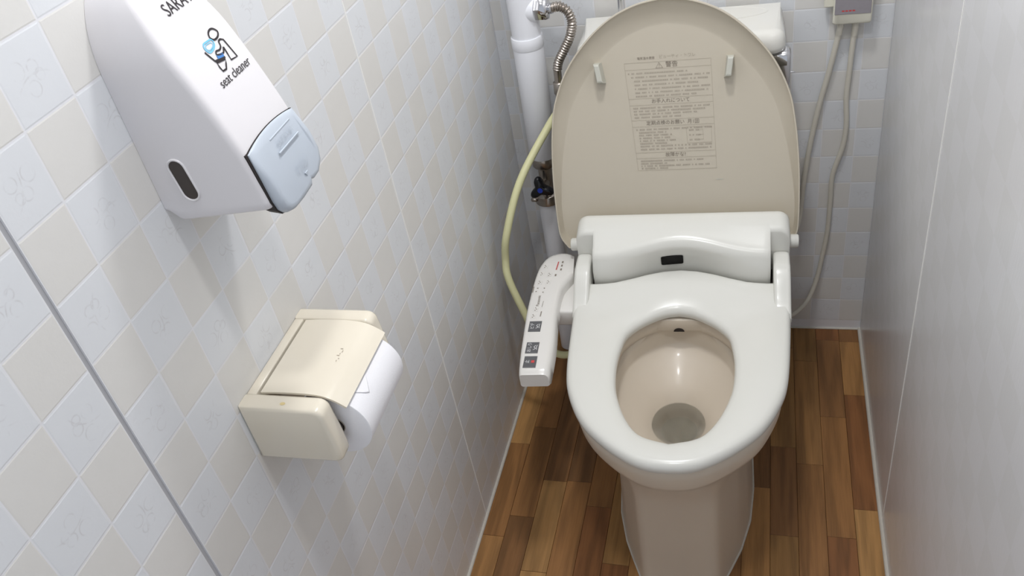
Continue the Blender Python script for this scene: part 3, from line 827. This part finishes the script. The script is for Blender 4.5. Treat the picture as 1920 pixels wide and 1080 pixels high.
lev = MB().loft([lev_ring(-0.010, 0.0006), lev_ring(0.0025, 0.0), lev_ring(0.0060, 0.0005), lev_ring(0.0085, 0.0022), lev_ring(0.0098, 0.0052), lev_ring(0.0100, 0.009)]).build('push_lever', M['lever'], dsp)
def on_front(v, f, yc, zc, off, m, name, par=dsp, sc=1.0):
    mb = MB()
    pts = []
    for p in v:
        z = zc+p[1]*sc; y = yc+p[0]*sc
        pts.append(dloc((xf(z)+off, y, z)))
    return mb.add(pts, f).build(name, m, par, False)
v, f = text_geo('PUSH', 0.0088); on_front(v, f, 0.632, 1.0590, 0.0109, M['lever'], 'embossed_word', lev)
v, f = text_geo('SARAYA', 0.0085); on_front(v, f, 0.632, 1.0895, 0.0068, M['lever'], 'embossed_word', lev)
for zc in (1.0960, 1.0825):
    dd_ = 0.0012+0.0088*(0.15+0.85*(1.104-zc)/0.035); lw = MB(); lw.box(dloc((xf(zc)+dd_-0.001, 0.612, zc-0.0007)), dloc((xf(zc)+dd_+0.0006, 0.653, zc+0.0007)), 0.0003, 1); lw.build('embossed_line', M['lever'], lev, False)
tri = [dloc((xf(1.05)+o_, y, z)) for o_ in (0.0095, 0.0106) for y, z in ((0.629, 1.0515), (0.635, 1.0515), (0.632, 1.0475))]
MB().add(tri, [(3, 4, 5), (0, 2, 1), (0, 1, 4, 3), (1, 2, 5, 4), (2, 0, 3, 5)]).build('embossed_arrow', M['lever'], lev, False)
# lettering and pictogram
v, f = text_geo('SARAYA', 0.0138); on_front([(p.x, p.y) for p in v], f, 0.6340, 1.2185, 0.0006, M['ink'], 'lettering')
v, f = text_geo('seat cleaner', 0.0108); on_front([(p.x, p.y) for p in v], f, 0.6318, 1.1536, 0.0006, M['ink'], 'lettering')
mb = MB()
def ic(pts, w, closed=False, mbx=None, sp=True):
    q = smooth2(pts, 5, closed) if sp else pts
    v, f = stroke(q, w, closed); (mbx or mb).add([dloc((xf(p.y)+0.0006, p.x, p.y)) for p in v], f)
ic([(0.6443, 1.1891), (0.6468, 1.1856), (0.6430, 1.1827), (0.6363, 1.1823), (0.6332, 1.1856), (0.6355, 1.1889), (0.6401, 1.1902)], 0.0016, True)
ic([(0.6393, 1.1796), (0.6430, 1.1800), (0.6462, 1.1783), (0.6477, 1.1617), (0.6379, 1.1628), (0.6392, 1.1694), (0.6400, 1.1740)], 0.0016, False, None, False)
ic([(0.6393, 1.1796), (0.6377, 1.1759), (0.6335, 1.1742), (0.6282, 1.1749), (0.6265, 1.1724), (0.6342, 1.1707), (0.6374, 1.1719), (0.6396, 1.1742)], 0.0015)
ic([(0.6197, 1.1681), (0.6321, 1.1662), (0.6291, 1.1634), (0.6249, 1.1600), (0.6196, 1.1604), (0.6190, 1.1640)], 0.0016, True, None, False)
ic([(0.6190, 1.1697), (0.6335, 1.1675)], 0.0018, False, None, False)
ic([(0.6153, 1.1796), (0.6192, 1.1697)], 0.0017, False, None, False)
mb.build('pictogram', M['ink'], dsp, False)
mb2 = MB()
ic([(0.6258, 1.1847), (0.6329, 1.1839), (0.6326, 1.1800), (0.6277, 1.1776), (0.6208, 1.1771), (0.6183, 1.1809), (0.6203, 1.1845)], 0.0014, True, mb2)
ic([(0.6258, 1.1830), (0.6300, 1.1824), (0.6306, 1.1803), (0.6270, 1.1788), (0.6222, 1.1786), (0.6202, 1.1809), (0.6220, 1.1830)], 0.0007, True, mb2)
mb2.build('pictogram_cloth', M['inkblue'], dsp, False)
mb3 = MB(); ic([(0.6248, 1.1714), (0.6336, 1.1699)], 0.0022, False, mb3, False); ic([(0.6240, 1.1700), (0.6330, 1.1686)], 0.0008, False, mb3, False)
mb3.build('pictogram_spray', M['inkblue2'], dsp, False)
# oval level window in the side
def cap2(hl, r, n=10):
    out = []
    for k in range(n+1): t = pi*k/n; out.append((r*cos(t), hl+r*sin(t)))
    for k in range(n+1): t = pi+pi*k/n; out.append((r*cos(t), -hl+r*sin(t)))
    return out
def side_ring(hl, r, dy):
    an = radians(8); c = (0.0345, 1.0793)
    return [dloc((c[0]+x*cos(an)-z*sin(an), 0.5740-dy, c[1]+x*sin(an)+z*cos(an))) for x, z in cap2(hl, r)]
fr = MB().loft([side_ring(0.0125, 0.0098, -0.002), side_ring(0.0125, 0.0097, 0.0009), side_ring(0.0125, 0.0091, 0.0014), side_ring(0.0125, 0.0083, 0.0014), side_ring(0.0125, 0.0076, 0.0008), side_ring(0.0125, 0.0075, 0.0002)]).build('window_frame', M['disp'], dsp)
MB().loft([side_ring(0.0125, 0.0074, -0.001), side_ring(0.0125, 0.0074, 0.0004)]).build('level_window', M['smoke'], dsp, False)

# ------------------------------------------------------------------ toilet paper holder and roll
ph = empty('toilet_paper_holder', 'cream plastic paper holder with a hinged cover, low on the left wall', 'paper holder', (0, 0.627, 0.74))
hl = lambda p: (p[0], p[1]-0.627, p[2]-0.74)
def arm_mesh(y0, y1):
    o = [(0.0, 0.8175), (0.085, 0.8175)]
    for k in range(6):
        t = pi/2*k/5; o.append((0.088+0.011*sin(t), 0.8065+0.011*cos(t)))
    o += [(0.102, 0.775), (0.103, 0.755)]
    for k in range(6):
        t = pi/2*k/5; o.append((0.095+0.008*cos(t), 0.748-0.008*sin(t)))
    o += [(0.0, 0.738)]
    cx, cz = 0.05, 0.778
    def rg_(y, ins): return [hl((max(0.0004, x+(cx-x)*ins/0.04), y, z+(cz-z)*ins/0.04)) for x, z in o]
    return MB().loft([rg_(y0, 0.0040), rg_(y0+0.0010, 0.0016), rg_(y0+0.003, 0.0004), rg_(y0+0.005, 0), rg_(y1-0.004, 0), rg_(y1-0.001, 0.0010), rg_(y1, 0.003)])
arm_mesh(0.5430, 0.5660).build('side_arm', M['holder'], ph)
arm_mesh(0.6890, 0.7105).build('side_arm', M['holder'], ph)
MB().box(hl((0.0005, 0.5640, 0.7400)), hl((0.0122, 0.6910, 0.8168)), 0.0015, 2).build('back_plate', M['holder'], ph)
# cover: flat, then bending down over the roll
prof = spline([(0.0172, 0, 0.8165), (0.040, 0, 0.8180), (0.070, 0, 0.8180), (0.090, 0, 0.8155), (0.103, 0, 0.8095), (0.1140, 0, 0.8010)], 6)
top, bot = [], []
for i, p in enumerate(prof):
    t = prof[min(i+1, len(prof)-1)]-prof[max(i-1, 0)]; t.normalize(); n = Vector((-t.z, 0, t.x))
    top.append(p+n*0.0013); bot.append(p-n*0.0013)
sec = top+list(reversed(bot))
def cw(x): return 0.5*(0.123 + 0.0)
def crow(y, k): return [hl((p.x+(0.062-p.x)*k, y, p.z)) for p in sec]
MB().loft([crow(0.5672, 0.006), crow(0.5680, 0), crow(0.6868, 0), crow(0.6876, 0.006)]).build('cover', M['holder'], ph)
v, f = text_geo('TOTO', 0.0001) if False else ([], [])
mk_ = MB()
for (x, y, l, w) in ((0.0850, 0.6205, 0.0020, 0.0010), (0.0862, 0.6245, 0.0018, 0.0012), (0.0838, 0.6290, 0.0010, 0.0034), (0.0850, 0.6320, 0.0022, 0.0009), (0.0862, 0.6360, 0.0036, 0.0009), (0.0840, 0.6400, 0.0012, 0.0030)):
    z = interp(x, [p.x for p in top], [p.z for p in top])+0.0004
    mk_.add([hl((x-w/2, y-l/2, z)), hl((x+w/2, y-l/2, z)), hl((x+w/2, y+l/2, z)), hl((x-w/2, y+l/2, z))], [(0, 1, 2, 3)])
mk_.build('moulded_mark', M['inkpale'], ph, False)
MB().add([hl((0.0508+0.0032*cos(2*pi*k/14), 0.5525+0.0022*sin(2*pi*k/14), 0.81775)) for k in range(14)], [tuple(range(14))]).build('yellow_spot', M['stain'], ph, False)
MB().tube([hl((0.0860, 0.5655, 0.764)), hl((0.0860, 0.6895, 0.764))], 0.0105, 14).build('spindle', M['smoke'], ph)

RR = 0.0430; RC = (0.0860, 0.7640)
roll_ = empty('toilet_paper_roll', 'white toilet paper roll under the cream cover, its loose end folded', 'paper roll', (RC[0], 0.627, RC[1]))
def cyl(r, y, n=64): return [(r*cos(2*pi*k/n), y-0.627, r*sin(2*pi*k/n)) for k in range(n)]
MB().loft([cyl(0.0120, 0.575), cyl(RR-0.001, 0.5740), cyl(RR, 0.5748), cyl(RR, 0.6800), cyl(RR-0.001, 0.6806), cyl(0.0120, 0.680)], close=True).build('paper', M['paper'], roll_)
MB().loft([cyl(0.0122, 0.5742), cyl(0.0122, 0.6804), cyl(0.0112, 0.6804), cyl(0.0112, 0.5742)], close=True).build('core', M['core'], roll_)
# loose end: a slightly lifted triangular flap
fl_v = []
def on_roll(a, y, d=0.0006): return ((RR+d)*cos(a), y-0.627, (RR+d)*sin(a))
pts = []
nA, nY = 8, 8
for i in range(nA+1):
    for j in range(nY+1):
        u = i/nA; w = j/nY
        a = radians(58)-radians(26)*u*(1-abs(w-0.35)/0.75 if w > 0.35 else 1-(0.35-w)/0.42)
        pts.append(on_roll(a, 0.592+0.034*w, 0.0003+0.0007*u))
fcs = [(i*(nY+1)+j, i*(nY+1)+j+1, (i+1)*(nY+1)+j+1, (i+1)*(nY+1)+j) for i in range(nA) for j in range(nY)]
tail = mk('loose_end', pts, fcs, M['paper'], roll_)
sm = tail.modifiers.new('s', 'SOLIDIFY'); sm.thickness = 0.0004

# ------------------------------------------------------------------ water supply in the back left corner
PX, PY = 0.091, 1.560
sup = empty('water_supply_pipe', 'white water pipe with stop valve and chrome connector, rising in the back left corner', 'pipe', (PX, PY, 0))
pl = lambda x, y, z: (x-PX, y-PY, z)
MB().tube([pl(0.0875, PY, 0.537), pl(0.0875, PY, 0.539), pl(0.0915, PY, 0.795), pl(0.0915, PY, 0.800)], [0.0275, 0.0290, 0.0305, 0.0295], 36).build('lower_cover', M['pvc'], sup)
MB().tube([pl(0.0912, PY, 0.778), pl(0.0912, PY, 0.780), pl(0.0915, PY, 0.800), pl(0.0915, PY, 0.8015)], [0.0306, 0.0315, 0.0315, 0.0306], 36).build('cover_collar', M['pvc'], sup)
mb = MB().tube([pl(0.0915, PY, 0.799), pl(0.0915, PY, 0.830), pl(0.0920, PY, 0.95), pl(0.0920, PY, 1.40), pl(0.0920, PY, H-0.002)], 0.0285, 36)
mb.tube([pl(0.0920, PY, 0.852), pl(0.1130, PY-0.004, 0.852), pl(0.1200, PY-0.005, 0.852)], [0.0240, 0.0240, 0.0225], 30)
mb.build('upper_cover', M['pvc'], sup)
mb = MB().tube([pl(0.1190, PY-0.004, 0.852), pl(0.1200, PY-0.004, 0.852), pl(0.1410, PY-0.006, 0.852), pl(0.1425, PY-0.006, 0.852)], [0.0190, 0.0215, 0.0215, 0.0190], 6)
mb.tube([pl(0.1415, PY-0.006, 0.852), pl(0.1510, PY-0.007, 0.853)], 0.0100, 18)
mb.build('elbow_nut', M['chrome'], sup)
cpath = spline([pl(0.150, PY-0.007, 0.8535), pl(0.165, PY-0.010, 0.8560), pl(0.180, PY-0.013, 0.8470), pl(0.1865, PY-0.015, 0.8260), pl(0.180, PY-0.015, 0.8000), pl(0.1640, PY-0.015, 0.7720), pl(0.1510, PY-0.015, 0.7500), pl(0.1460, PY-0.015, 0.7320)], 26)
rad = []
L = 0
for i, p in enumerate(cpath):
    if i: L += (p-cpath[i-1]).length
    rad.append(0.0082+0.0013*cos(2*pi*L/0.0052))
MB().tube(cpath, rad, 18).build('corrugated_tube', M['brass'], sup)
mb = MB().tube([pl(0.1460, PY-0.015, 0.7340), pl(0.1455, PY-0.015, 0.7080)], 0.0078, 16)
mb.tube([pl(0.1455, PY-0.015, 0.7090), pl(0.1455, PY-0.015, 0.7070), pl(0.1450, PY-0.015, 0.6860), pl(0.1450, PY-0.015, 0.6840)], [0.010, 0.0125, 0.0125, 0.010], 6)
mb.tube([pl(0.1450, PY-0.015, 0.6850), pl(0.1440, PY-0.015, 0.6450)], 0.0090, 16)
mb.build('tube_fitting', M['brass'], sup)
# stop valve
mb = MB().tube([pl(0.0870, PY, 0.541), pl(0.0870, PY, 0.538), pl(0.0868, PY, 0.516), pl(0.0868, PY, 0.513)], [0.0230, 0.0250, 0.0250, 0.0225], 24)
mb.tube([pl(0.0865, PY, 0.516), pl(0.0850, PY, 0.425)], 0.0150, 20)
mb.tube([pl(0.0850, PY-0.010, 0.476), pl(0.0830, PY-0.040, 0.4780)], [0.0110, 0.0090], 16)
mb.build('valve_body', M['brass'], sup)
mb = MB().tube([pl(0.0830, PY, 0.4460), pl(0.0830, PY, 0.4445), pl(0.0825, PY, 0.4240), pl(0.0825, PY, 0.4220)], [0.0250, 0.0270, 0.0270, 0.0240], 28)
mb.box(pl(0.0500, PY-0.022, 0.4330), pl(0.0640, PY-0.004, 0.4410), 0.002, 1)
mb.build('lower_nut', M['brass'], sup)
def star(r0, r1, y, n=60): 
    out = []
    for k in range(n):
        t = 2*pi*k/n; w = (0.5+0.5*cos(3*(t-radians(100))))**1.5; r = r0+(r1-r0)*w
        out.append(pl(0.0825+r*cos(t), y, 0.4800+r*sin(t)))
    return out
hd = MB().loft([star(0.009, 0.020, PY-0.034), star(0.012, 0.0275, PY-0.036), star(0.0130, 0.0290, PY-0.042), star(0.0125, 0.0280, PY-0.047), star(0.0090, 0.0230, PY-0.050)]).build('valve_handle', M['handle'], sup)
MB().tube([pl(0.0825, PY-0.049, 0.4800), pl(0.0825, PY-0.0512, 0.4800)], [0.0062, 0.0055], 16).build('blue_mark', M['bluedot'], hd)
MB().tube([pl(0.0825, PY, 0.4240), pl(0.0800, PY, 0.20), pl(0.0800, PY, 0.001)], 0.0215, 32).build('floor_pipe', M['pvc'], sup)

# yellow hose
hp_ = spline([(0.178, 1.530, 0.705), (0.160, 1.512, 0.678), (0.126, 1.500, 0.638), (0.072, 1.420, 0.559), (0.0400, 1.372, 0.466), (0.0285, 1.366, 0.405), (0.0330, 1.350, 0.364), (0.061, 1.330, 0.288), (0.082, 1.325, 0.219), (0.122, 1.322, 0.186), (0.165, 1.318, 0.200), (0.205, 1.312, 0.250), (0.235, 1.308, 0.3585)], 12)
ho_ = MB().tube(hp_, 0.0078, 16).build('yellow_hose', M['hose'])
ho_['label'] = 'pale yellow water hose looping from behind the lid past the control arm'; ho_['category'] = 'hose'

# ------------------------------------------------------------------ breaker plug and its two leads on the back wall
bx = empty('breaker_plug', 'beige breaker plug with a dark grey window and two grey leads on the back wall', 'plug', (0.684, D, 0.800))
bl = lambda x, y, z: (x-0.684, y-D, z-0.800)
def trap(y, ins, wid):
    zb, zt = 0.7575+ins, 0.8750-ins
    a = wid-ins
    return [bl(0.6855-a, y, zb), bl(0.6855+a, y, zb), bl(0.6870+a, y, zt), bl(0.6870-a, y, zt)]
def rtrap(y, ins, r=0.005):
    q = [Vector(p) for p in trap(y, ins, 0.0335)]; return [tuple(p) for p in rr(q, r)]
MB().loft([rtrap(D-0.002, 0.004), rtrap(D-0.006, 0.0015), rtrap(D-0.026, 0), rtrap(D-0.0285, 0.0008), rtrap(D-0.030, 0.0028)]).build('plug_body', M['box'], bx)
MB().box(bl(0.6550, D-0.0310, 0.7770), bl(0.7165, D-0.0290, 0.8560), 0.0007, 1).build('grey_window', M['screen'], bx, False)
mbq = MB()
for k in range(4): mbq.add([bl(0.667+0.006*k, D-0.0312, 0.7825), bl(0.6715+0.006*k, D-0.0312, 0.7825), bl(0.6715+0.006*k, D-0.0312, 0.7850), bl(0.667+0.006*k, D-0.0312, 0.7850)], [(0, 1, 2, 3)])
mbq.build('red_lettering', M['inkred'], bx, False)
tab = MB().box(bl(0.6370, D-0.020, 0.7875), bl(0.6560, D-0.010, 0.8150), 0.002, 1).build('side_tab', M['box'], bx, False)
def cord(name, pts, r):
    return MB().tube([bl(*p) for p in spline(pts, 10)], r, 12).build(name, M['cord'], bx)
MB().tube([bl(0.668, D-0.016, 0.7600), bl(0.6665, D-0.014, 0.7330)], [0.0065, 0.0050], 14).build('lead_boot', M['cord'], bx)
MB().tube([bl(0.694, D-0.016, 0.7600), bl(0.6930, D-0.014, 0.7300)], [0.0065, 0.0050], 14).build('lead_boot', M['cord'], bx)
cord('lead', [(0.668, D-0.015, 0.758), (0.6645, D-0.012, 0.725), (0.6540, D-0.008, 0.660), (0.6420, D-0.007, 0.600), (0.6320, D-0.007, 0.540), (0.6230, D-0.007, 0.470), (0.6170, D-0.008, 0.400), (0.6130, D-0.012, 0.330), (0.6030, D-0.030, 0.290)], 0.0052)
cord('lead', [(0.694, D-0.015, 0.758), (0.6920, D-0.012, 0.720), (0.6900, D-0.007, 0.650), (0.6885, D-0.006, 0.600), (0.6925, D-0.006, 0.540), (0.6890, D-0.006, 0.490), (0.6740, D-0.006, 0.425), (0.6730, D-0.006, 0.360), (0.6715, D-0.006, 0.280), (0.6640, D-0.007, 0.210), (0.6560, D-0.010, 0.155), (0.6420, D-0.025, 0.115), (0.6200, D-0.060, 0.105), (0.5900, D-0.140, 0.150), (0.5700, D-0.240, 0.260)], 0.0050)
